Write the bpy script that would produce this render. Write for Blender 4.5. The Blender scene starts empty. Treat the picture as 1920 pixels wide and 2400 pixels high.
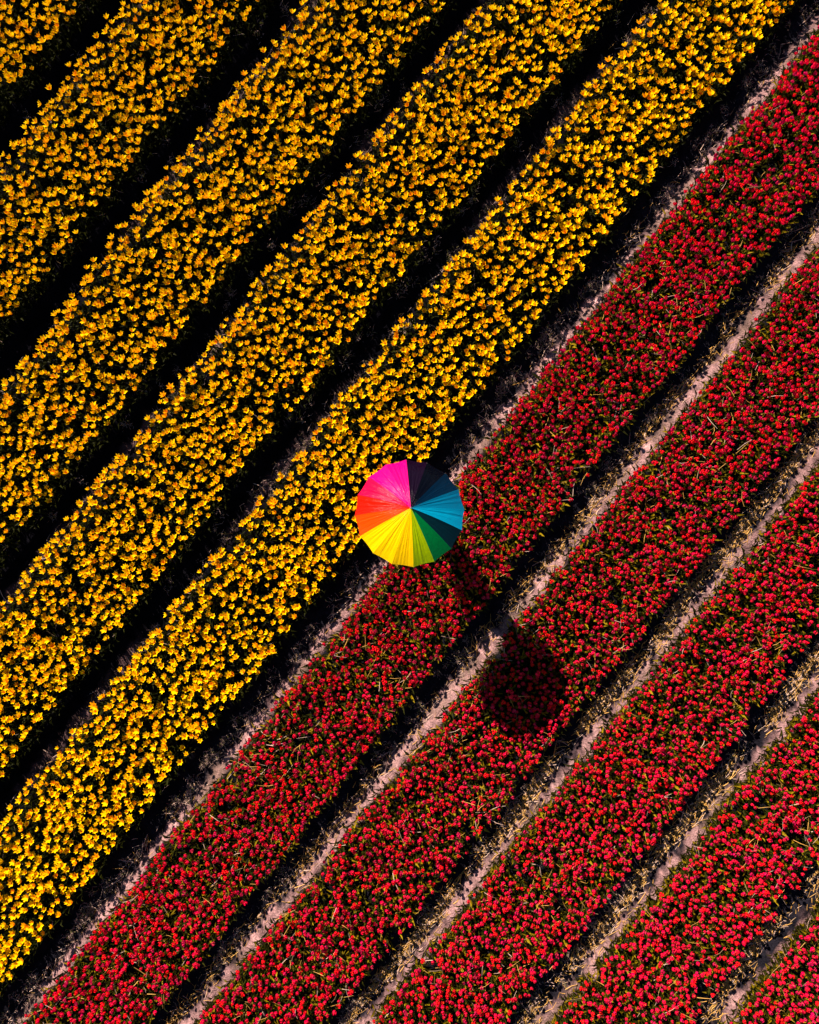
import bpy, math, random
import numpy as np
from mathutils import Vector, Matrix

# ---------------------------------------------------------------- camera, sky, sun, exposure
SC = bpy.context.scene
COL = SC.collection
H_CAM = 9.2
F_PX = 1900.0                      # focal length in pixels of the 1920x2400 frame
cam_d = bpy.data.cameras.new('camera')
cam_d.sensor_fit = 'VERTICAL'
cam_d.sensor_height = 24.0
cam_d.sensor_width = 19.2
cam_d.lens = 24.0 * F_PX / 2400.0
cam_d.clip_start = 0.05
cam_d.clip_end = 2000.0
cam = bpy.data.objects.new('camera', cam_d)
cam.location = (0, 0, H_CAM)
COL.objects.link(cam)
SC.camera = cam

SUN_EL = math.radians(35.3)
SUN_XY = Vector((-0.545, 0.838, 0)).normalized()
world = bpy.data.worlds.new('World')
SC.world = world
world.use_nodes = True
wn = world.node_tree
bgn = wn.nodes['Background']
sky = wn.nodes.new('ShaderNodeTexSky')
sky.sky_type = 'NISHITA'
sky.sun_disc = False
sky.sun_elevation = SUN_EL
sky.sun_rotation = math.atan2(SUN_XY.x, SUN_XY.y)
sky.air_density = 0.65
sky.dust_density = 0.0
wn.links.new(sky.outputs[0], bgn.inputs[0])
bgn.inputs[1].default_value = 0.07
sun_d = bpy.data.lights.new('sun', 'SUN')
sun_d.energy = 5.0
sun_d.angle = math.radians(0.5)
sun_d.color = (1.0, 0.88, 0.76)
sun = bpy.data.objects.new('sun', sun_d)
sd = Vector((SUN_XY.x*math.cos(SUN_EL), SUN_XY.y*math.cos(SUN_EL), math.sin(SUN_EL)))
sun.rotation_euler = sd.to_track_quat('Z', 'Y').to_euler()
sun.location = sd*20
COL.objects.link(sun)
SC.view_settings.view_transform = 'Standard'
SC.view_settings.look = 'None'
SC.view_settings.exposure = 1.3
SC.view_settings.gamma = 1.0
SC.view_settings.use_curve_mapping = False
SC.cycles.max_bounces = 5
SC.cycles.diffuse_bounces = 1

# ---------------------------------------------------------------- helpers
rng = np.random.default_rng(7)
random.seed(7)
D = np.array([0.6252, 0.7804])        # along the rows, world
N = np.array([0.7804, -0.6252])       # across the rows, towards lower right of the picture
SXY = np.array([SUN_XY.x, SUN_XY.y])

def uv2xy(u, v):
    u = np.asarray(u, float); v = np.asarray(v, float)
    return u*N[0]+v*D[0], u*N[1]+v*D[1]

class VNoise:
    """smooth value noise on a repeating random lattice"""
    def __init__(self, seed, n=256):
        self.g = np.random.default_rng(seed).random((n, n)); self.n = n
    def __call__(self, x, y):
        x = np.asarray(x, float); y = np.asarray(y, float)
        xi = np.floor(x).astype(int); yi = np.floor(y).astype(int)
        fx = x-xi; fy = y-yi
        fx = fx*fx*(3-2*fx); fy = fy*fy*(3-2*fy)
        n = self.n; g = self.g
        a = g[xi % n, yi % n]; b = g[(xi+1) % n, yi % n]
        c = g[xi % n, (yi+1) % n]; d = g[(xi+1) % n, (yi+1) % n]
        return (a*(1-fx)+b*fx)*(1-fy)+(c*(1-fx)+d*fx)*fy
n1, n2, n3, n4, n5 = [VNoise(s) for s in (1, 2, 3, 4, 5)]

def smooth(a, b, x):
    t = np.clip((x-a)/(b-a), 0, 1); return t*t*(3-2*t)

def np_mesh(name, V, T, C=None, mats=None, mi=None, UV=None, smooth_sh=True):
    me = bpy.data.meshes.new(name)
    V = np.asarray(V, np.float32); T = np.asarray(T, np.int32)
    k = T.shape[1]
    me.vertices.add(len(V)); me.loops.add(T.size); me.polygons.add(len(T))
    me.vertices.foreach_set('co', V.ravel())
    me.loops.foreach_set('vertex_index', T.ravel())
    me.polygons.foreach_set('loop_start', np.arange(0, T.size, k, dtype=np.int32))
    me.polygons.foreach_set('loop_total', np.full(len(T), k, np.int32))
    me.polygons.foreach_set('use_smooth', np.full(len(T), smooth_sh, bool))
    if mi is not None:
        me.polygons.foreach_set('material_index', np.asarray(mi, np.int32))
    for m in (mats or []):
        me.materials.append(m)
    me.update(calc_edges=True)
    if C is not None:
        C = np.asarray(C, np.float32)
        ca = me.color_attributes.new('Col', 'FLOAT_COLOR', 'POINT')
        ca.data.foreach_set('color', np.concatenate([C, np.ones((len(C), 1), np.float32)], 1).ravel())
    if UV is not None:
        ul = me.uv_layers.new(name='UVMap')
        ul.data.foreach_set('uv', np.asarray(UV, np.float32)[T.ravel()].ravel())
    return me

def link(name, data, parent=None):
    o = bpy.data.objects.new(name, data); COL.objects.link(o)
    if parent is not None: o.parent = parent
    return o

def tag(o, label=None, cat=None, group=None, kind=None):
    if label: o['label'] = label
    if cat: o['category'] = cat
    if group: o['group'] = group
    if kind: o['kind'] = kind
    return o

# ---------------------------------------------------------------- materials
def new_mat(name):
    m = bpy.data.materials.new(name); m.use_nodes = True
    nt = m.node_tree
    return m, nt, nt.nodes['Principled BSDF'], nt.nodes['Material Output']

def leafy_mat(name, rough=0.5, trans=0.25, spec=0.3, transcol=None):
    m, nt, p, out = new_mat(name)
    at = nt.nodes.new('ShaderNodeAttribute'); at.attribute_name = 'Col'
    p.inputs['Roughness'].default_value = rough
    p.inputs['Specular IOR Level'].default_value = spec
    nt.links.new(at.outputs['Color'], p.inputs['Base Color'])
    tr = nt.nodes.new('ShaderNodeBsdfTranslucent')
    nt.links.new(at.outputs['Color'], tr.inputs['Color'])
    mx = nt.nodes.new('ShaderNodeMixShader'); mx.inputs[0].default_value = trans
    nt.links.new(p.outputs[0], mx.inputs[1]); nt.links.new(tr.outputs[0], mx.inputs[2])
    nt.links.new(mx.outputs[0], out.inputs['Surface'])
    return m

M_petal = leafy_mat('petal', 0.6, 0.17, 0.04)
M_leaf = leafy_mat('leaf_green', 0.5, 0.15, 0.03)
M_straw = leafy_mat('dry_straw', 0.6, 0.05, 0.25)

def soil_mat(name):
    m, nt, p, out = new_mat(name)
    at = nt.nodes.new('ShaderNodeAttribute'); at.attribute_name = 'Col'
    tc = nt.nodes.new('ShaderNodeTexCoord')
    no = nt.nodes.new('ShaderNodeTexNoise'); no.inputs['Scale'].default_value = 55; no.inputs['Detail'].default_value = 6
    n0 = nt.nodes.new('ShaderNodeTexNoise'); n0.inputs['Scale'].default_value = 9; n0.inputs['Detail'].default_value = 5
    nt.links.new(tc.outputs['Object'], no.inputs['Vector']); nt.links.new(tc.outputs['Object'], n0.inputs['Vector'])
    r1 = nt.nodes.new('ShaderNodeMapRange'); r1.inputs[1].default_value = .3; r1.inputs[2].default_value = .7
    r1.inputs[3].default_value = .45; r1.inputs[4].default_value = 1.3
    nt.links.new(no.outputs[0], r1.inputs[0])
    r2 = nt.nodes.new('ShaderNodeMapRange'); r2.inputs[1].default_value = .3; r2.inputs[2].default_value = .7
    r2.inputs[3].default_value = .75; r2.inputs[4].default_value = 1.15
    nt.links.new(n0.outputs[0], r2.inputs[0])
    mu = nt.nodes.new('ShaderNodeMath'); mu.operation = 'MULTIPLY'
    nt.links.new(r1.outputs[0], mu.inputs[0]); nt.links.new(r2.outputs[0], mu.inputs[1])
    vm = nt.nodes.new('ShaderNodeVectorMath'); vm.operation = 'SCALE'
    nt.links.new(at.outputs['Color'], vm.inputs[0]); nt.links.new(mu.outputs[0], vm.inputs['Scale'])
    nt.links.new(vm.outputs[0], p.inputs['Base Color'])
    p.inputs['Roughness'].default_value = 0.95
    p.inputs['Specular IOR Level'].default_value = 0.0
    bp = nt.nodes.new('ShaderNodeBump'); bp.inputs['Strength'].default_value = 1.0; bp.inputs['Distance'].default_value = 0.02
    nt.links.new(no.outputs[0], bp.inputs['Height']); nt.links.new(bp.outputs[0], p.inputs['Normal'])
    return m
M_soil = soil_mat('sandy_soil')

def plain_mat(name, col, rough=0.5, metal=0.0, noise=0.0, scale=60, bump=0.0):
    m, nt, p, out = new_mat(name)
    p.inputs['Roughness'].default_value = rough
    p.inputs['Metallic'].default_value = metal
    tc = nt.nodes.new('ShaderNodeTexCoord')
    no = nt.nodes.new('ShaderNodeTexNoise'); no.inputs['Scale'].default_value = scale; no.inputs['Detail'].default_value = 4
    nt.links.new(tc.outputs['Object'], no.inputs['Vector'])
    mx = nt.nodes.new('ShaderNodeMix'); mx.data_type = 'RGBA'
    mx.inputs[6].default_value = (*[c*(1-noise) for c in col], 1); mx.inputs[7].default_value = (*[min(1, c*(1+noise)) for c in col], 1)
    nt.links.new(no.outputs[0], mx.inputs[0]); nt.links.new(mx.outputs[2], p.inputs['Base Color'])
    if bump:
        bp = nt.nodes.new('ShaderNodeBump'); bp.inputs['Strength'].default_value = bump; bp.inputs['Distance'].default_value = 0.003
        nt.links.new(no.outputs[0], bp.inputs['Height']); nt.links.new(bp.outputs[0], p.inputs['Normal'])
    return m

# ---------------------------------------------------------------- the beds: limits across the rows, measured at the flower tops
N0 = 1499.4
def img2u(n, z): return (n-N0)*(H_CAM-z)/F_PX
ZY, ZR = 0.33, 0.245
raw = [('y', -420, -160), ('y', -82, 165), ('y', 245, 492), ('y', 571, 824), ('y', 897, 1141), ('y', 1217, 1458),
       ('r', 1541, 1771), ('r', 1857, 2101), ('r', 2179, 2425), ('r', 2512, 2756), ('r', 2834, 3080), ('r', 3160, 3400)]
BEDS = [(k, img2u(a, ZY if k == 'y' else ZR), img2u(b, ZY if k == 'y' else ZR)) for k, a, b in raw]

def edge_wob(u, v):
    return (n3(v*1.3+7.7, np.round(u*0.7))-.5)*.05 + (n4(v*5.1, np.round(u*0.7)+3)-.5)*.035

def bed_mask(u, v):
    m = np.zeros(np.broadcast(u, v).shape)
    for i, (k, a, b) in enumerate(BEDS):
        w = (n3(v*1.1, i*3.3)-.5)*.06; w2 = (n3(v*1.3, i*3.3+50)-.5)*.06
        m = np.maximum(m, smooth(a-.13+w, a+.0+w, u)*(1-smooth(b-.01+w2, b+.09+w2, u)))
    return m

def ground_h(u, v):
    u = np.asarray(u, float); v = np.asarray(v, float)
    far = 1-smooth(8.5, 11, np.maximum(abs(u), abs(v)))
    m = bed_mask(u, v)
    h = .095*m
    h = h + (n1(u*2.1, v*.9)-.5)*.03
    h = h + (n2(u*9, v*7)-.5)*.018
    h = h + (n5(u*24, v*20)-.5)*.020*(1.2-m*.5)
    h = h + np.maximum(0, n4(u*38, v*34)-.58)*.075
    return h*far

def soil_col(u, v):
    """dark damp earth in the furrow bottom and on the beds, a dry pale crust on the shoulder below each bed edge"""
    p = n1(u*3.3+9, v*1.9)[..., None]; q = n2(u*14, v*11+5)[..., None]
    bed = np.array([.0095, .0085, .012])*(.6+.9*q)*(1-.6*smooth(.0, -.25, u)[..., None])  # shade under tulips and in furrows painted in as near-black soil
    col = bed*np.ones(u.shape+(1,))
    for i in range(1, len(BEDS)):
        b0, a2 = BEDS[i-1][2], BEDS[i][1]
        if a2 < -.3:
            wd, amt = .06, .22
        elif i == 6:
            wd, amt = .065, 1.0
        else:
            wd, amt = .095, 1.0
        wob = (n3(v*1.9, i*6.1)-.5)*.06+(n4(v*7.0+u*3, i*3.7)-.5)*.06+(n2(v*22, u*26+i)-.5)*.10+(n1(v*9, u*8+i*4)-.5)*.06
        e = -.09 if a2 < -.3 else .024*a2
        m = smooth(a2-.03-wd-.045+wob+e, a2-.03-wd+.045+wob+e, u)*(1-smooth(a2-.01+e, a2+.04+e, u+wob*.4))
        if amt < 1: m = m*smooth(.35, .7, n1(v*1.6, i*9.0))
        m = (m*amt)[..., None]
        dry = np.array([.41, .225, .215])*(1-.28*p-.30*q-.40*n4(u*31, v*25)[..., None])*1.4
        damp = np.array([.13, .085, .06])
        w = smooth(.62, .80, n3(u*6.2, v*3.3))[..., None]*.6
        col = col*(1-m)+(dry*(1-w)+damp*w)*m
    return col

def axis(lo, hi, step, far):
    a = np.arange(lo, hi+1e-6, step)
    out = [hi]
    s = step
    while out[-1] < far:
        s *= 1.45; out.append(out[-1]+s)
    o = np.array(out[1:])
    return np.concatenate([(lo-(o-hi))[::-1], a, o])

def grid_obj(name, us, vs, label, kind='structure'):
    U, V = np.meshgrid(us, vs, indexing='ij')
    X, Y = uv2xy(U, V); Z = ground_h(U, V)
    nu, nv = U.shape
    idx = np.arange(nu*nv).reshape(nu, nv)
    T = np.stack([idx[:-1, :-1], idx[1:, :-1], idx[1:, 1:], idx[:-1, 1:]], -1).reshape(-1, 4)
    # keep faces looking up
    me = np_mesh(name, np.stack([X, Y, Z], -1).reshape(-1, 3), T[:, ::-1], soil_col(U, V).reshape(-1, 3), [M_soil])
    o = link(name, me); tag(o, label=label, kind=kind)
    return o

vs = axis(-8.0, 8.0, .04, 400)
LIM = 8.0
edges = []
for k, a, b in BEDS: edges += [a-.06, b+.03]
# inner strips
def seg(a, b, step=.022):
    n = max(2, int(round((b-a)/step))+1); return np.linspace(a, b, n)
for i, (k, a, b) in enumerate(BEDS):
    kind_w = 'yellow' if k == 'y' else 'red'
    grid_obj('flower_bed', seg(a-.06, b+.03, .035), vs, 'raised bed of dark soil under the %s tulips' % kind_w)
    if i+1 < len(BEDS):
        k2, a2, b2 = BEDS[i+1]
        lab = ('narrow furrow path in deep shade between two yellow tulip beds' if k2 == 'y' else
               'furrow path with pale sandy strip between the yellow and the red tulips' if k == 'y' else
               'sandy furrow path strewn with straw between two red tulip beds')
        grid_obj('path', seg(b+.03, a2-.06), vs, lab)
umin, umax = edges[0], edges[-1]
o_ = axis(0, .5, .25, 400); o_ = o_[o_ >= .5]-.5
grid_obj('ground', umax+o_, vs, 'bare field soil beyond the red tulip beds')
grid_obj('ground', (umin-o_)[::-1], vs, 'bare field soil beyond the yellow tulip beds')

# ---------------------------------------------------------------- tulips: variants built once, used by single tulips and by the rest
def frame_of(axis_v):
    z = axis_v/np.linalg.norm(axis_v)
    x = np.cross([0, 1, 0.01], z); x /= np.linalg.norm(x)
    return np.stack([x, np.cross(z, x), z], 1)   # columns

def part(V, T, C): return [np.array(V, float).reshape(-1, 3), np.array(T, int).reshape(-1, 3), np.array(C, float).reshape(-1, 3)]

def blade(p0, p1, p2, w, c0, c1, facing=None):
    """two-segment pointed leaf p0 -> p1 -> p2"""
    p0, p1, p2 = map(lambda q: np.array(q, float), (p0, p1, p2))
    d = p2-p0
    side = np.cross(d, [0, 0, 1]) if facing is None else np.cross(d, facing)
    side /= (np.linalg.norm(side)+1e-9)
    fold = np.array([0, 0, w*.35])
    V = [p0-side*w*.35, p0+side*w*.35, p1-side*w+fold, p1, p1+side*w+fold, p2]
    T = [(0, 1, 3), (0, 3, 2), (1, 4, 3), (2, 3, 5), (3, 4, 5)]
    C = [c0, c0, c1, c1, c1, c1]
    return part(V, T, C)

def make_variant(kind, r):
    Y = kind == 'y'
    h = (0.285 if Y else .222)*(1+r.normal(0, .09))
    if r.random() < .18: h *= .84
    lean = SXY*(r.uniform(.015, .05) if Y else r.uniform(.0, .035)) + r.normal(0, .014, 2)
    top = np.array([lean[0], lean[1], h-.02])
    # stem, two segments, three sides
    mid = np.array([lean[0]*.35, lean[1]*.35, h*.5]); rad = .0034
    V = []; C = []
    gc = np.array([.018, .024, .003]) if Y else np.array([.06, .06, .005])
    for p in (np.zeros(3)+[0, 0, -.02], mid, top):
        for j in range(3):
            a = j*2.094; V.append(p+np.array([math.cos(a)*rad, math.sin(a)*rad, 0])); C.append(gc)
    T = []
    for s in (0, 3):
        for j in range(3):
            a, b = s+j, s+(j+1) % 3
            T += [(a, b, b+3), (a, b+3, a+3)]
    stem = part(V, T, C)
    # blossom
    tilt = math.radians(r.normal(24 if Y else 11, 10 if Y else 12)); az = math.atan2(SXY[1], SXY[0])-(.18 if Y else 0)+r.normal(0, .4)
    F = frame_of(np.array([math.cos(az)*math.sin(tilt), math.sin(az)*math.sin(tilt), math.cos(tilt)]))
    V = []; T = []; C = []
    spin = r.uniform(0, 6.28)
    if Y:
        size = r.uniform(.84, 1.10); op = r.uniform(.74, 1.08)
    else:
        size = r.uniform(.72, 1.02); op = r.uniform(.6, .98) if r.random() < .93 else 1.4
    hue = r.random()
    for j in range(6):
        outer = j % 2
        a = spin+j*math.pi/3+r.normal(0, .08)
        s = size*(1+r.normal(0, .06))
        if Y:
            prof = [(.003, 0, .004), (.019*op, .018, .0125), (.029*op, .032, .0098), (.0395*op, .042+.006*(1-op), 0)]
            if outer: prof = [(p[0]*1.08, p[1]*.93, p[2]) for p in prof]
            col = [np.array([.62, .11, .0]), np.array([.92, .46, .000]), np.array([.94, .565, .000]), np.array([.94, .58, .000])]
            if hue > .8: col = [c*np.array([1, .74, 1]) for c in col]
        else:
            if outer:
                prof = [(.003, 0, .006), (.0185, .011, .0155), (.0235*op+.001, .029, .0135), (.0225*op, .044, 0)]
            else:
                prof = [(.003, 0, .006), (.0140, .012, .0135), (.0150*op, .030, .0125), (.0055, .047, 0)]
            base = np.array([.80, .0, .054]) if hue < .46 else (np.array([.88, .0, .018]) if hue < .76 else np.array([.56, .0, .085]))
            col = [np.array([.7, .25, .01]), base*.9, base, np.minimum(base*np.array([1.08, 1, .5])+np.array([.02, .035, 0]), .95)]
        ca, sa = math.cos(a), math.sin(a)
        b0 = len(V)
        for q, (rr, zz, w) in enumerate(prof):
            rr *= s; zz *= s; w *= s
            if q in (1, 2):
                for sg in (-1, 1):
                    V.append((ca*rr*.9-sa*w*sg, sa*rr*.9+ca*w*sg, zz+.002)); C.append(col[q])
                V.append((ca*rr*1.06, sa*rr*1.06, zz-.001)); C.append(col[q])
            else:
                V.append((ca*rr, sa*rr, zz)); C.append(col[q])
        # order: 0 base, 1 L1, 2 R1, 3 M1, 4 L2, 5 R2, 6 M2, 7 tip
        T += [tuple(b0+q for q in t) for t in ((0, 3, 1), (0, 2, 3), (1, 3, 6), (1, 6, 4), (3, 2, 5), (3, 5, 6), (4, 6, 7), (6, 5, 7))]
    # heart: pistil and stamens as a small cone
    b0 = len(V); cc = np.array([.55, .07, .004]) if Y else np.array([.35, .2, .02])
    hr, hz0, hz1 = ((.0065, .008, .020) if Y else (.005, .004, .02))
    for j in range(5):
        V.append((math.cos(j*1.257)*hr*size, math.sin(j*1.257)*hr*size, hz0)); C.append(cc)
    V.append((0, 0, hz1)); C.append(cc*1.3)
    T += [(b0+j, b0+(j+1) % 5, b0+5) for j in range(5)]
    Vb = (F @ np.array(V).T).T + top
    blossom = part(Vb, T, C)
    leaves = []
    nl = 3 if Y else 4
    a0 = r.uniform(0, 6.28)
    for j in range(nl):
        a = a0+j*6.283/nl+r.normal(0, .4)
        L = (r.uniform(.07, .12) if Y else r.uniform(.06, .13))
        zt = (r.uniform(.11, .19) if Y else r.uniform(.07, .16))
        dv = np.array([math.cos(a), math.sin(a), 0])
        w = r.uniform(.008, .013) if Y else r.uniform(.009, .016)
        g = (np.array([.012, .013, .0015])*r.uniform(.6, 1.5)) if Y else (np.array([.20, .135, .003])*r.uniform(.5, 1.2) if r.random() < .25 else np.array([.022, .022, .002])*r.uniform(.4, 1.3))
        leaves.append(blade(dv*.006+[0, 0, -.01], dv*L*.45+[0, 0, zt*.75], dv*L+[0, 0, zt*r.uniform(.6, 1.05)], w, g*.7, g))
    return dict(blossom=blossom, stem=stem, leaves=leaves, hue=hue)

NV = 28
VAR = {k: [make_variant(k, np.random.default_rng(100+i+(0 if k == 'y' else 500))) for i in range(NV)] for k in 'yr'}
VMESH = {}
for k in 'yr':
    VMESH[k] = []
    nm = 'yellow_tulip' if k == 'y' else 'red_tulip'
    for v in VAR[k]:
        VMESH[k].append((np_mesh(nm+'_blossom', *v['blossom'], [M_petal], smooth_sh=False),
                         np_mesh(nm+'_stem', *v['stem'], [M_leaf]),
                         [np_mesh(nm+'_leaf', *lf, [M_leaf], smooth_sh=False) for lf in v['leaves']]))

# where each tulip stands
XL, YL = 4.66+.75, 5.82+.75
def sow():
    pts = []
    cell = {}
    def ok(u, v, d):
        cu, cv = int(u//.05), int(v//.05)
        for i in (-1, 0, 1):
            for j in (-1, 0, 1):
                for (pu, pv) in cell.get((cu+i, cv+j), ()):
                    if (pu-u)**2+(pv-v)**2 < d*d: return False
        cell.setdefault((cu, cv), []).append((u, v)); return True
    for i, (k, a, b) in enumerate(BEDS):
        dens = 600 if k == 'y' else 740
        n = int((b-a)*18*dens/2.05)
        us = rng.uniform(a, b, n); vv = rng.uniform(-9, 9, n)
        # extra plants along the edge that looks up the slope
        ne = int(18*(12 if k == 'y' else 9))
        us = np.concatenate([us, a+abs(rng.normal(0, .025, ne))]); vv = np.concatenate([vv, rng.uniform(-9, 9, ne)])
        nf = 18*9
        us = np.concatenate([us, b-abs(rng.normal(0, .03, nf))]); vv = np.concatenate([vv, rng.uniform(-9, 9, nf)])
        dn = n5(us*5.5+i*10, vv*4.2)*.6+n1(us*13, vv*11)*.4
        keep = rng.random(len(us)) < np.clip(.42+1.3*(dn-.2), .25, 1)*1.1
        us, vv = us[keep], vv[keep]
        for u, v in zip(us, vv):
            x, y = uv2xy(u, v)
            if abs(x) > XL or abs(y) > YL: continue
            m = rng.choice([1, 2, 3, 4], p=[.45, .33, .16, .06])
            for q in range(m):
                uu = u+(rng.normal(0, .034) if q else 0); v2 = v+(rng.normal(0, .034) if q else 0)
                wa = (n3(v2*1.6, i*3.3+9)-.5)*.045+(n4(v2*6, i*2.2)-.5)*.03
                wb = (n3(v2*1.6, i*3.3+29)-.5)*.05+(n4(v2*6, i*2.2+40)-.5)*.04
                if uu < a+.0+wa or uu > b+.0+wb: continue
                if not ok(uu, v2, .036 if k == 'y' else .029): continue
                pts.append((k, i, uu, v2))
    return pts
PTS = sow()

UMB = np.array([0.0, 0.0])
def place_arrays(k):
    P = np.array([(p[2], p[3], p[1]) for p in PTS if p[0] == k])
    x, y = uv2xy(P[:, 0], P[:, 1])
    z = ground_h(P[:, 0], P[:, 1])
    return np.stack([x, y, z], 1), P[:, 2].astype(int)

ORD = ['nearest', 'second', 'third', 'fourth', 'fifth', 'sixth', 'seventh', 'eighth', 'ninth', 'tenth', 'eleventh', 'twelfth',
       'thirteenth', 'fourteenth', 'fifteenth', 'sixteenth', 'seventeenth', 'eighteenth', 'nineteenth', 'twentieth',
       'twenty-first', 'twenty-second', 'twenty-third', 'twenty-fourth', 'twenty-fifth', 'twenty-sixth', 'twenty-seventh', 'twenty-eighth']
QW = ["%s o'clock", 'quarter past %s', 'half past %s', 'quarter to %s']
HW = ['twelve', 'one', 'two', 'three', 'four', 'five', 'six', 'seven', 'eight', 'nine', 'ten', 'eleven']
def clock(x, y):
    t = (math.atan2(x, y) % (2*math.pi))/(2*math.pi)*48
    q = int(round(t)) % 48
    h, f = divmod(q, 4)
    return q, QW[f] % (HW[(h+1) % 12] if f == 3 else HW[h])

for k in 'yr':
    P, bedi = place_arrays(k)
    n = len(P)
    vid = rng.integers(0, NV, n)
    rot = rng.uniform(-.35, .35, n)
    sc = rng.uniform(.9, 1.1, n)
    # where it shows in the picture, to choose the 300 round the umbrella
    kk = H_CAM/(H_CAM-.3)
    ix, iy = P[:, 0]*kk, P[:, 1]*kk
    dist = np.hypot(ix, iy)
    vis = dist > .625
    order = np.argsort(np.where(vis, dist, 1e9))[:300]
    single = np.zeros(n, bool); single[order] = True
    word = 'yellow' if k == 'y' else 'red'
    cnt = {}
    for j in order:
        q, cw = clock(ix[j], iy[j])
        c = cnt.get(q, 0); cnt[q] = c+1
        o = ORD[c] if c < len(ORD) else 'outlying'
        v = VAR[k][vid[j]]
        if k == 'y':
            look = 'orange-tinged yellow tulip' if v['hue'] > .8 else 'yellow tulip with orange heart'
        else:
            look = 'crimson tulip' if v['hue'] < .55 else ('scarlet tulip' if v['hue'] < .8 else 'pinkish red tulip')
        lab = '%s, %s one out from the umbrella rim towards %s' % (look, o, cw)
        root = link(word+'_tulip', None)
        tag(root, lab, 'tulip', word+' tulips nearest round the umbrella')
        root.location = P[j]; root.rotation_euler = (0, 0, rot[j]); root.scale = (sc[j],)*3
        root.empty_display_size = .05
        mb, ms, ml = VMESH[k][vid[j]]
        link('blossom', mb, root); link('stem', ms, root)
        for m_ in ml: link('leaf', m_, root)
    # the rest, one object
    VV, TT, CC, MI = [], [], [], []
    base = 0
    for w in range(NV):
        sel = np.where((vid == w) & ~single)[0]
        if not len(sel): continue
        var = VAR[k][w]
        parts = [(var['blossom'], 0), (var['stem'], 1)]+[(l, 1) for l in var['leaves']]
        V = np.concatenate([p[0][0] for p in parts]); C = np.concatenate([p[0][2] for p in parts])
        T = []; off = 0; mi = []
        for p, m_ in parts:
            T.append(p[1]+off); off += len(p[0]); mi += [m_]*len(p[1])
        T = np.concatenate(T); mi = np.array(mi)
        ca, sa = np.cos(rot[sel]), np.sin(rot[sel])
        s = sc[sel][:, None]
        X = (V[None, :, 0]*ca[:, None]-V[None, :, 1]*sa[:, None])*s+P[sel, 0][:, None]
        Yy = (V[None, :, 0]*sa[:, None]+V[None, :, 1]*ca[:, None])*s+P[sel, 1][:, None]
        Z = V[None, :, 2]*s+P[sel, 2][:, None]
        VV.append(np.stack([X, Yy, Z], -1).reshape(-1, 3))
        jit = 1+rng.normal(0, .07, (len(sel), 1, 1))
        CC.append((np.clip(C[None]*jit, 0, 1)).reshape(-1, 3))
        TT.append((T[None]+(np.arange(len(sel))*len(V))[:, None, None]+base).reshape(-1, 3))
        MI.append(np.tile(mi, len(sel)))
        base += len(sel)*len(V)
    me = np_mesh(word+'_tulips', np.concatenate(VV), np.concatenate(TT), np.concatenate(CC), [M_petal, M_leaf], np.concatenate(MI), smooth_sh=False)
    o = link(word+'_tulips', me)
    tag(o, 'mass of %s tulips filling the beds away from the umbrella' % word, 'tulips', kind='stuff')
    print(word, 'tulips', n, 'tris', len(me.polygons))

# ---------------------------------------------------------------- straw, dry weeds and low leaves
def sticks(us, vs_, L, W, ang, pitch, z0, C):
    """thin three-sided stalks with one bend, all in one array"""
    n = len(us)
    x, y = uv2xy(us, vs_); z = ground_h(us, vs_)+z0
    dx, dy = np.cos(ang)*np.cos(pitch), np.sin(ang)*np.cos(pitch); dz = np.sin(pitch)
    d = np.stack([dx, dy, dz], 1)
    side = np.stack([-np.sin(ang), np.cos(ang), np.zeros(n)], 1)
    up = np.cross(side, d)*-1
    p0 = np.stack([x, y, z], 1)-d*(L/2)[:, None]*(pitch < .3)[:, None]
    bend = side*(rng.normal(0, .06, n)*L)[:, None]
    p1 = p0+d*(L/2)[:, None]+bend; p2 = p0+d*L[:, None]-np.array([0, 0, 1])*(L*.1*(pitch > .3))[:, None]
    V = []
    for p, f in ((p0, 1.0), (p1, .9), (p2, .45)):
        V += [p+side*(W*.5*f)[:, None], p-side*(W*.5*f)[:, None], p+up*(W*.55*f)[:, None]]
    V = np.stack(V, 1)                       # n,9,3
    T = []
    for s in (0, 3):
        for j in range(3):
            a, b = s+j, s+(j+1) % 3
            T += [(a, b, b+3), (a, b+3, a+3)]
    T = np.array(T)
    TT = (T[None]+(np.arange(n)*9)[:, None, None]).reshape(-1, 3)
    return V.reshape(-1, 3), TT, np.repeat(C, 9, 0)

def join_sticks(lst):
    V, T, C = [], [], []; b = 0
    for v, t, c in lst:
        V.append(v); T.append(t+b); C.append(c); b += len(v)
    return np.concatenate(V), np.concatenate(T), np.concatenate(C)

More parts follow.
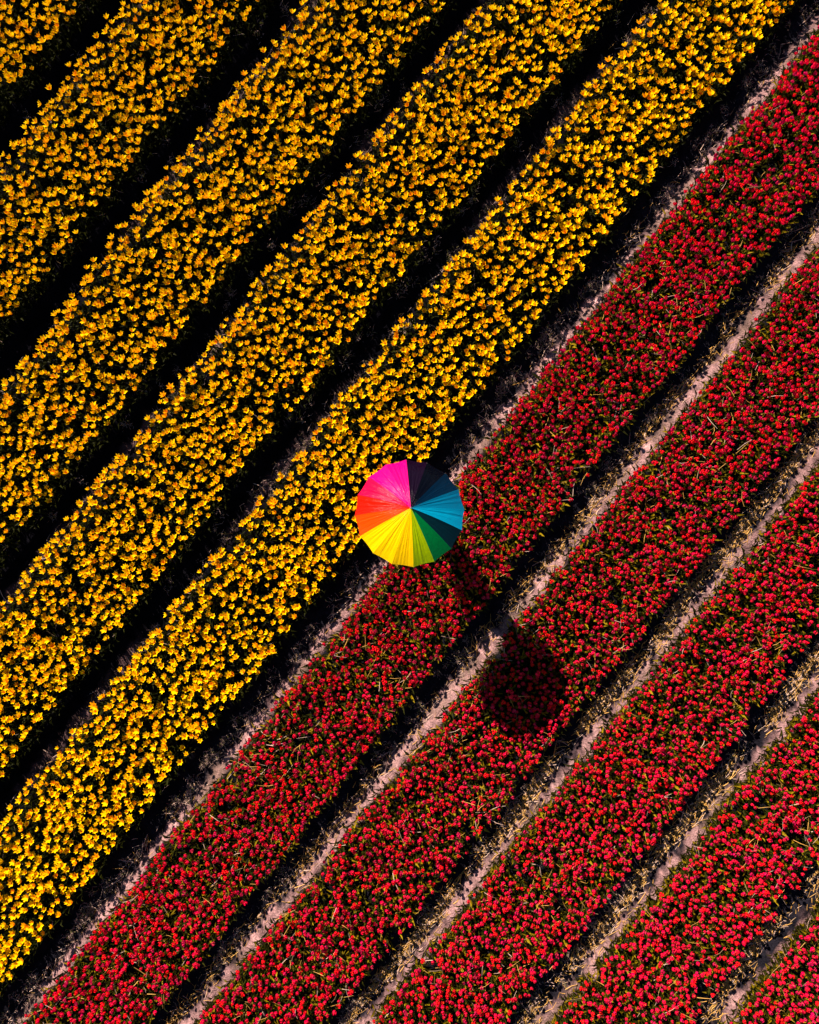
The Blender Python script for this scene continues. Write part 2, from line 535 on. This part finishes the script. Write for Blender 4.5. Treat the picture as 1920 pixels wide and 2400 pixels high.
row_ang = math.atan2(D[1], D[0])
out = []
straw_c = np.array([.62, .45, .20])
def straw_col(n, gold=.5):
    a = np.array([.56, .29, .06]); b = np.array([.56, .37, .28]); c = np.array([.26, .16, .08])
    t = rng.random(n)[:, None]
    base = np.where(t < gold, a, np.where(t < .85, b, c))
    return base*rng.uniform(.55, 1.1, n)[:, None]
gap_n = {5: 900, 6: 2800, 7: 6500, 8: 5600, 9: 4800, 10: 2400}
for i in range(len(BEDS)-1):
    b, a2 = BEDS[i][2], BEDS[i+1][1]
    n = gap_n.get(i, 260)
    c = .5*(b+a2)
    v = rng.uniform(-8, 8, n)
    t = rng.normal(.66, .12, n)+(n3(v*1.5, i*5.0)-.5)*.2
    u = b+t*(a2-b)
    ke = rng.random(n) < np.clip(n4(v*2.2+u*3, i*7.0)*1.8-.1, .15, 1)
    u, v = u[ke], v[ke]; n = len(u)
    ang = np.where(rng.random(n) < .6, row_ang+rng.normal(0, .45, n), rng.uniform(0, 6.28, n))
    L = rng.lognormal(math.log(.085), .45, n).clip(.025, .26)
    W = rng.uniform(.003, .0095, n)
    out.append(sticks(u, v, L, W, ang, rng.normal(.02, .10, n), rng.uniform(.003, .02, n), straw_col(n, .62 if i >= 6 else .2)))
# stalks lying on and sticking out of the red beds
for i in range(6, len(BEDS)):
    k, a, b = BEDS[i]
    n = 1500
    u = rng.uniform(a, b, n); v = rng.uniform(-8, 8, n)
    ke = rng.random(n) < smooth(.45, .8, n5(u*3+30, v*2.2))*.9+.12
    u, v = u[ke], v[ke]; n = len(u)
    out.append(sticks(u, v, rng.uniform(.06, .2, n), rng.uniform(.003, .007, n), rng.uniform(0, 6.28, n), rng.normal(.12, .25, n), rng.uniform(.10, .22, n), straw_col(n, .55)))
for i in range(0, 6):
    k, a, b = BEDS[i]
    n = 260
    u = rng.uniform(a, b, n); v = rng.uniform(-8, 8, n)
    out.append(sticks(u, v, rng.uniform(.05, .12, n), rng.uniform(.0025, .004, n), rng.uniform(0, 6.28, n), rng.normal(.1, .25, n), rng.uniform(.06, .14, n), straw_col(n, .3)*.8))
V, T, C = join_sticks(out)
o = link('straw', np_mesh('straw', V, T, C, [M_straw], smooth_sh=False))
tag(o, 'loose golden and grey straw strewn along the furrow paths and beds', 'straw', kind='stuff')

# dry weeds in tufts beside the beds
out = []
for i in range(len(BEDS)-1):
    b, a2 = BEDS[i][2], BEDS[i+1][1]
    nt_ = 190 if i <= 4 else (200 if i == 5 else 150)
    tv = rng.uniform(-8, 8, nt_)
    tt = np.where(rng.random(nt_) < .78, rng.normal(.78, .10, nt_), rng.normal(.1, .12, nt_)) if i <= 4 else rng.normal(.44, .14, nt_)
    tu = b+tt*(a2-b)
    ke = n2(tv*1.7, i*4.0) > .38
    tu, tv = tu[ke], tv[ke]
    m = 22
    u = np.repeat(tu, m)+rng.normal(0, .022, len(tu)*m); v = np.repeat(tv, m)+rng.normal(0, .03, len(tu)*m)
    n = len(u)
    col = np.array([.34, .22, .18])*rng.uniform(.45, 1.3, n)[:, None]
    green = rng.random(n) < .25
    col[green] = np.array([.16, .13, .04])
    out.append(sticks(u, v, rng.uniform(.02, .075, n), rng.uniform(.003, .006, n), rng.uniform(0, 6.28, n), rng.uniform(.05, 1.1, n), np.zeros(n), col))
V, T, C = join_sticks(out)
o = link('dry_weeds', np_mesh('dry_weeds', V, T, C, [M_straw], smooth_sh=False))
tag(o, 'dry reddish brown weeds in tufts along the bed edges', 'weeds', kind='stuff')

# low broad foliage between the tulips
out = [[], [], []]; base = 0
for i, (k, a, b) in enumerate(BEDS):
    n = int((b-a)*15*(230 if k == 'y' else 190))
    u = rng.uniform(a+.0, b-(.07 if k == 'y' else .03), n); v = rng.uniform(-7.9, 7.9, n)
    if k == 'r':
        ke = n5(u*3+30, v*2.2) < rng.uniform(.45, .95, n); u, v = u[ke], v[ke]; n = len(u)
    x, y = uv2xy(u, v); ke = (abs(x) < XL) & (abs(y) < YL); u, v, x, y = u[ke], v[ke], x[ke], y[ke]; n = len(u)
    z = ground_h(u, v)
    an = rng.uniform(0, 6.28, n); L = rng.uniform(.05, .12, n); zt = rng.uniform(.03, .11, n)+(.03 if k == 'y' else 0)
    w = rng.uniform(.008, .016, n)
    d = np.stack([np.cos(an), np.sin(an), np.zeros(n)], 1); s = np.stack([-np.sin(an), np.cos(an), np.zeros(n)], 1)
    p0 = np.stack([x, y, z], 1); Z = np.array([0, 0, 1.0])
    p1 = p0+d*(L*.45)[:, None]+Z*(zt*.85)[:, None]; p2 = p0+d*L[:, None]+Z*(zt*rng.uniform(.6, 1.1, n))[:, None]
    V = np.stack([p0-s*w[:, None]*.4, p0+s*w[:, None]*.4, p1-s*w[:, None]+Z*.004, p1, p1+s*w[:, None]+Z*.004, p2], 1)
    T = np.array([(0, 1, 3), (0, 3, 2), (1, 4, 3), (2, 3, 5), (3, 4, 5)])
    g = np.array([.010, .011, .0015]) if k == 'y' else np.array([.022, .021, .002])
    gl = g[None]*rng.uniform(.4, 1.25, n)[:, None]
    if k == 'r': gl[rng.random(n) < .08] = (.13, .10, .003)
    C = np.repeat(gl, 6, 0)
    out[0].append(V.reshape(-1, 3)); out[1].append((T[None]+(np.arange(n)*6)[:, None, None]+base).reshape(-1, 3)); out[2].append(C)
    base += n*6
o = link('low_foliage', np_mesh('low_foliage', *[np.concatenate(q) for q in out], [M_leaf], smooth_sh=False))
tag(o, 'low green leaves covering the soil between the tulips', 'foliage', kind='stuff')

# ---------------------------------------------------------------- umbrella
R_U = 0.497; SAG = 0.20
AX = Vector((.22*math.sin(math.radians(12)), 1.0*math.sin(math.radians(12)), math.cos(math.radians(12)))).normalized()
RIMC = Vector((0.003, -0.005, 1.88))
APEX = RIMC+AX*SAG
umb = link('umbrella', None); umb.empty_display_size = .3
rq = AX.to_track_quat('Z', 'Y')
# keep local X pointing to world right
M = rq.to_matrix()
xl = (Vector((1, 0, 0))-AX*AX.x).normalized(); yl = AX.cross(xl)
M = Matrix((xl, yl, AX)).transposed()
umb.matrix_world = Matrix.Translation(APEX) @ M.to_4x4()
tag(umb, 'open umbrella with sixteen rainbow coloured panels held above the path', 'umbrella')

def cloth_mat(name, col):
    m, nt, p, out = new_mat(name)
    p.inputs['Base Color'].default_value = (*col, 1)
    p.inputs['Roughness'].default_value = .22
    p.inputs['Specular IOR Level'].default_value = .08
    tc = nt.nodes.new('ShaderNodeTexCoord')
    def nz(su, sv, det, rough=.5):
        mp = nt.nodes.new('ShaderNodeMapping'); mp.inputs['Scale'].default_value = (su, sv, 1)
        no = nt.nodes.new('ShaderNodeTexNoise'); no.inputs['Scale'].default_value = 1; no.inputs['Detail'].default_value = det
        no.inputs['Distortion'].default_value = .6
        nt.links.new(tc.outputs['UV'], mp.inputs[0]); nt.links.new(mp.outputs[0], no.inputs['Vector']); return no
    a = nz(260, 2.5, 3); b = nz(60, 9, 3)
    ad = nt.nodes.new('ShaderNodeMath'); ad.operation = 'ADD'
    nt.links.new(a.outputs[0], ad.inputs[0]); nt.links.new(b.outputs[0], ad.inputs[1])
    bp = nt.nodes.new('ShaderNodeBump'); bp.inputs['Strength'].default_value = .6; bp.inputs['Distance'].default_value = .006
    nt.links.new(ad.outputs[0], bp.inputs['Height']); nt.links.new(bp.outputs[0], p.inputs['Normal'])
    tr = nt.nodes.new('ShaderNodeBsdfTranslucent'); tr.inputs['Color'].default_value = (*col, 1)
    mx = nt.nodes.new('ShaderNodeMixShader'); mx.inputs[0].default_value = .14
    nt.links.new(p.outputs[0], mx.inputs[1]); nt.links.new(tr.outputs[0], mx.inputs[2]); nt.links.new(mx.outputs[0], out.inputs['Surface'])
    return m

PANELS = [('dark purple', (.0045, .0005, .006)), ('black navy', (.0004, .0006, .0025)), ('dark petrol blue', (.000, .008, .022)),
          ('teal blue', (.000, .10, .18)), ('bright turquoise', (.000, .22, .35)), ('very dark teal', (.0008, .013, .018)),
          ('dark green', (.000, .12, .024)), ('lime green', (.24, .33, .000)), ('yellow', (.72, .42, .000)), ('yellow', (.74, .44, .000)),
          ('golden yellow', (.74, .43, .000)), ('orange', (.80, .045, .000)), ('orange red', (.78, .006, .000)), ('crimson pink', (.66, .000, .035)),
          ('magenta', (.66, .000, .125)), ('deep magenta', (.50, .000, .115))]
A0 = 93.8
def rib_pt(i, s, dz=0.0):
    a = math.radians(A0-22.5*i)
    return np.array([math.cos(a)*R_U*s, math.sin(a)*R_U*s, -SAG*(.38*s+.62*s*s)+dz])
wr = np.random.default_rng(11)
for i in range(16):
    nr, na = 26, 18
    V = []; UV = []
    ph = wr.uniform(0, 6.28, 8); fr = wr.uniform(4, 22, 8)
    for a in range(nr+1):
        s = .012+(1-.012)*a/nr
        P0, P1 = rib_pt(i, s), rib_pt(i+1, s)
        for b in range(na+1):
            t = b/na
            p = P0*(1-t)+P1*t
            e = math.sin(math.pi*t)
            # cloth stretched between ribs dips a little, radial creases run from the tip
            dz = -.010*e*s*(1-.5*s)
            env = (s*(1.15-s)*2.2)
            w = 2.1*sum(math.sin(fr[q]*t*2.2+ph[q]+s*1.6*math.cos(ph[q])) for q in range(8))
            dz += .00085*w*env*e
            rim = 1-.012*e*smooth(.7, 1, s)
            V.append((p[0]*rim, p[1]*rim, p[2]+dz)); UV.append(((i+t)/16.0, s))
    W_ = na+1
    T = [(a*W_+b, a*W_+b+1, (a+1)*W_+b+1, (a+1)*W_+b) for a in range(nr) for b in range(na)]
    T = [t[::-1] for t in T] if False else T
    nm, col = PANELS[i]
    me = np_mesh('canopy_panel', V, np.array(T), None, [cloth_mat('cloth_'+nm.replace(' ', '_'), col)], UV=UV)
    pn = link('canopy_panel', me, umb); pn['label'] = nm+' canopy panel of glossy nylon'

import bmesh
def tube_mesh(name, pts, rad, mat, sides=8, cap=True):
    pts = [Vector(p) for p in pts]; rads = rad if isinstance(rad, (list, tuple)) else [rad]*len(pts)
    bm = bmesh.new(); rings = []
    prev = None
    for j, p in enumerate(pts):
        d = (pts[min(j+1, len(pts)-1)]-pts[max(j-1, 0)]).normalized()
        if prev is None:
            x = d.orthogonal().normalized()
        else:
            x = (prev-d*prev.dot(d)).normalized()
        prev = x; y = d.cross(x)
        rings.append([bm.verts.new(p+(x*math.cos(q*2*math.pi/sides)+y*math.sin(q*2*math.pi/sides))*rads[j]) for q in range(sides)])
    for a, b in zip(rings, rings[1:]):
        for q in range(sides):
            bm.faces.new((a[q], a[(q+1) % sides], b[(q+1) % sides], b[q]))
    if cap:
        bm.faces.new(rings[0][::-1]); bm.faces.new(rings[-1])
    me = bpy.data.meshes.new(name); bm.to_mesh(me); bm.free()
    for f in me.polygons: f.use_smooth = True
    me.materials.append(mat); return me
M_steel = plain_mat('brushed_steel', (.5, .5, .52), .3, 1.0, .1)
M_black = plain_mat('black_plastic', (.012, .012, .013), .4, 0, .2)
for i in range(16):
    pts = [rib_pt(i, s, -.004) for s in np.linspace(.02, .985, 9)]
    rb = link('rib', tube_mesh('rib', pts, .0016, M_black, 5), umb)
    link('rib_tip', tube_mesh('rib_tip', [rib_pt(i, .975, -.003), rib_pt(i, 1.012, -.004)], [.003, .002], M_black, 6), rb)
    link('stretcher', tube_mesh('stretcher', [(0, 0, -.26), rib_pt(i, .5, -.006)], .0015, M_steel, 5), umb)
link('shaft', tube_mesh('shaft', [(0, 0, -.005), (0, 0, -.90)], .005, M_steel, 10), umb)
link('runner', tube_mesh('runner', [(0, 0, -.23), (0, 0, -.235), (0, 0, -.29), (0, 0, -.30)], [.007, .011, .011, .007], M_black, 12), umb)
link('ferrule', tube_mesh('ferrule', [(0, 0, -.003), (0, 0, .004), (0, 0, .006), (0, 0, .035), (0, 0, .04)], [.011, .010, .005, .004, .002], M_steel, 12), umb)
hk = [(0, 0, -.88), (0, 0, -.99)]+[(0, .03-.03*math.cos(t), -.99-.03*math.sin(t)) for t in np.linspace(.3, math.pi, 8)]
link('handle', tube_mesh('handle', hk, [.010]+[.011]*(len(hk)-2)+[.008], M_black, 12), umb)

# ---------------------------------------------------------------- person under the umbrella
pr = link('person', None); pr.empty_display_size = .3
px, py = .115, .135
gu, gv = px*N[0]+py*N[1], px*D[0]+py*D[1]
gz = float(ground_h(gu, gv))
FA = math.atan2(.62, -.78)
pr.location = (px, py, gz); pr.rotation_euler = (0, 0, FA)
tag(pr, 'person in dark jacket and trousers standing on the path beneath the rainbow umbrella', 'person')
M_skin = plain_mat('skin', (.50, .30, .21), .5, 0, .06)
M_hair = plain_mat('dark_hair', (.03, .018, .012), .45, 0, .4, 200, .6)
M_jacket = plain_mat('dark_blue_jacket', (.02, .025, .045), .7, 0, .25, 120, .4)
M_trousers = plain_mat('dark_trousers', (.018, .018, .022), .8, 0, .25, 150, .4)
M_shoe = plain_mat('brown_shoe_leather', (.06, .03, .018), .45, 0, .2)
M_eye = plain_mat('eye_dark', (.02, .015, .012), .2)

def skin_mesh(name, verts, edges_, radii, mat, root=0, lv=2):
    me = bpy.data.meshes.new(name+'_wire'); me.from_pydata([tuple(v) for v in verts], edges_, []); me.update()
    o = bpy.data.objects.new(name+'_wire', me); COL.objects.link(o)
    o.modifiers.new('s', 'SKIN').use_smooth_shade = True
    for j, r_ in enumerate(radii):
        sv = me.skin_vertices[0].data[j]
        sv.radius = r_ if isinstance(r_, tuple) else (r_, r_)
        sv.use_root = (j == root)
    sb = o.modifiers.new('b', 'SUBSURF'); sb.levels = lv; sb.render_levels = lv
    dg = bpy.context.evaluated_depsgraph_get()
    out_ = bpy.data.meshes.new_from_object(o.evaluated_get(dg)); out_.name = name
    bpy.data.objects.remove(o); bpy.data.meshes.remove(me)
    out_.materials.clear(); out_.materials.append(mat)
    for f in out_.polygons: f.use_smooth = True
    return out_

# joints in the person's own frame: faces +Y, left side is -X
inv = (Matrix.Translation(pr.location) @ Matrix.Rotation(FA, 4, 'Z')).inverted()
GRIP = inv @ (APEX-AX*.86)              # where the right hand closes round the shaft
sh_ax = (inv.to_3x3() @ AX).normalized()
Vv = []; E = []; Rr = []
def J(p, r_, par=None):
    Vv.append(Vector(p)); Rr.append(r_)
    if par is not None: E.append((par, len(Vv)-1))
    return len(Vv)-1
pel = J((0, 0, .90), (.145, .10))
bel = J((0, .005, 1.03), (.125, .088), pel)
che = J((0, .0, 1.22), (.145, .098), bel)
shc = J((0, -.01, 1.36), (.11, .07), che)
nek = J((0, .0, 1.43), (.052, .054), shc)
hd0 = J((0, .015, 1.50), (.06, .066), nek)
hd1 = J((0, .018, 1.56), (.070, .086), hd0)
hd2 = J((0, .008, 1.615), (.066, .080), hd1)
def hand(par, base, dirv, curl_axis, palm_n, thumb_side, curl, spread=.019):
    """palm and five fingers; dirv = along the palm, palm_n = out of the palm"""
    dirv = dirv.normalized(); palm_n = palm_n.normalized(); side = dirv.cross(palm_n).normalized()*thumb_side
    w = J(base, (.024, .019), par)
    pm = J(base+dirv*.045, (.034, .015), w)
    kn = J(base+dirv*.075, (.034, .013), pm)
    lens = [(.034, .024, .019), (.038, .027, .02), (.035, .025, .019), (.027, .02, .017)]
    for f in range(4):
        off = side*(spread*(1.5-f))
        p = base+dirv*.082+off
        d_ = dirv.copy(); q = J(p, .0095, kn)
        for g, l_ in enumerate(lens[f]):
            a = curl[g]
            d_ = (d_*math.cos(a)+palm_n*math.sin(a)) if g == 0 else (Matrix.Rotation(-a, 3, dirv.cross(palm_n).normalized() * -1) @ d_)
            p = p+d_.normalized()*l_
            q = J(p, .0085-.0008*g, q)
    tp = base+dirv*.03+side*.028; q = J(tp, .012, pm)
    for l_, mixn in ((.03, .35), (.026, .8), (.02, 1.1)):
        tp = tp+(dirv*.8+side*(.6-.5*mixn)+palm_n*mixn).normalized()*l_
        q = J(tp, .010, q)
arms = {}
for s in (1, -1):
    sh = J((s*.165, -.01, 1.345), .052, shc)
    if s == 1:      # right arm bent, hand on the shaft
        el = J((.21, .10, 1.10), .040, sh)
        wrp = GRIP+Vector((.055, -.06, -.01))
        fa = J((Vector((.21, .10, 1.10))+wrp)/2, .035, el)
        wj = J(wrp, .025, fa)
        arms[1] = (Vector((.165, -.01, 1.345)), Vector((.21, .10, 1.10)), wrp)
        hand(wj, wrp+Vector((-.012, .012, 0)), Vector((-.35, .93, 0)), None, Vector((-.93, -.35, 0)), 1, (.7, 1.1, .9))
    else:
        el = J((-.205, -.03, 1.08), .040, sh)
        wrp = Vector((-.20, .05, .86))
        fa = J((Vector((-.205, -.03, 1.08))+wrp)/2, .035, el)
        wj = J(wrp, .025, fa)
        arms[-1] = (Vector((-.165, -.01, 1.345)), Vector((-.205, -.03, 1.08)), wrp)
        hand(wj, wrp+Vector((0, .004, -.014)), Vector((0, .12, -.99)), None, Vector((1, 0, 0)), 1, (.25, .4, .35))
for s in (1, -1):
    hip = J((s*.085, 0, .84), .085, pel)
    kn_ = J((s*.095, .015, .47), .056, hip)
    cf = J((s*.098, -.01, .32), .052, kn_)
    an_ = J((s*.10, -.02, .09), .034, cf)
    hl = J((s*.10, .0, .045), .033, an_)
    J((s*.11, .13, .03), (.038, .022), hl)
body_me = skin_mesh('body', Vv, E, Rr, M_skin)
bm = bmesh.new(); bm.from_mesh(body_me)
def blob(c, r_, sc_=(1, 1, 1), seg_=10):
    ret = bmesh.ops.create_uvsphere(bm, u_segments=seg_, v_segments=seg_, radius=r_)
    for v in ret['verts']:
        v.co = Vector((v.co.x*sc_[0], v.co.y*sc_[1], v.co.z*sc_[2]))+Vector(c)
blob((0, .098, 1.545), .014, (.8, 1.1, 1.7))                       # nose
for s in (1, -1): blob((s*.073, .005, 1.545), .018, (.4, .9, 1.5))  # ears
blob((0, .088, 1.502), .014, (1.7, .5, .5))                        # lips
bm.to_mesh(body_me); bm.free()
for f in body_me.polygons: f.use_smooth = True
bo = link('body', body_me, pr)
def small(name, c, r_, sc_, mat, par):
    b_ = bmesh.new(); ret = bmesh.ops.create_uvsphere(b_, u_segments=12, v_segments=10, radius=r_)
    for v in ret['verts']: v.co = Vector((v.co.x*sc_[0], v.co.y*sc_[1], v.co.z*sc_[2]))+Vector(c)
    m_ = bpy.data.meshes.new(name); b_.to_mesh(m_); b_.free(); m_.materials.append(mat)
    for f in m_.polygons: f.use_smooth = True
    return link(name, m_, par)
for s in (1, -1): small('eye', (s*.031, .084, 1.562), .011, (1.2, .6, .7), M_eye, pr)
# hair: a cap that leaves the face free
b_ = bmesh.new(); ret = bmesh.ops.create_icosphere(b_, subdivisions=4, radius=1)
for v in b_.verts:
    c = v.co.copy()
    k_ = 1+.03*math.sin(c.x*23+c.z*11)*math.sin(c.y*19)
    v.co = Vector((c.x*.088*k_, c.y*.105*k_-.012, c.z*(.105 if c.z > 0 else .16)*k_+1.575))
bmesh.ops.delete(b_, geom=[v for v in b_.verts if (v.co.y > .012 and v.co.z < 1.61) or v.co.z < 1.47], context='VERTS')
m_ = bpy.data.meshes.new('hair'); b_.to_mesh(m_); b_.free(); m_.materials.append(M_hair)
for f in m_.polygons: f.use_smooth = True
link('hair', m_, pr)
# jacket with sleeves
Vj, Ej, Rj = [], [], []
def K(p, r_, par=None):
    Vj.append(Vector(p)); Rj.append(r_)
    if par is not None: Ej.append((par, len(Vj)-1))
    return len(Vj)-1
p00 = K((0, 0, .72), (.18, .135)); p0 = K((0, 0, .80), (.178, .132), p00); p1 = K((0, .0, .95), (.165, .12), p0); p2 = K((0, .0, 1.08), (.150, .108), p1)
p3 = K((0, 0, 1.24), (.165, .118), p2); p4 = K((0, -.01, 1.37), (.125, .085), p3); K((0, -.01, 1.43), (.068, .066), p4)
for s in (1, -1):
    a, b, c = arms[s]
    q = K(a, .070, p4); q = K((a+b)/2, .060, q); q = K(b, .055, q); q = K((b+c)/2, .048, q); q = K(b+(c-b)*.93, .038, q)
link('jacket', skin_mesh('jacket', Vj, Ej, Rj, M_jacket), pr)
Vj, Ej, Rj = [], [], []
pz = K((0, 0, 1.02), (.14, .10)); p0 = K((0, 0, .92), (.148, .108), pz); p1 = K((0, 0, .86), (.14, .108), p0)
for s in (1, -1):
    q = K((s*.088, 0, .80), .098, p1); q = K((s*.095, .015, .47), .072, q); q = K((s*.10, -.01, .22), .062, q); K((s*.10, -.015, .045), .058, q)
link('trousers', skin_mesh('trousers', Vj, Ej, Rj, M_trousers), pr)
for s in (1, -1):
    Vj, Ej, Rj = [], [], []
    p0 = K((s*.10, -.03, .05), (.042, .046)); p1 = K((s*.104, .05, .042), (.044, .038), p0); K((s*.11, .15, .032), (.046, .028), p1)
    link('shoe', skin_mesh('shoe', Vj, Ej, Rj, M_shoe), pr)
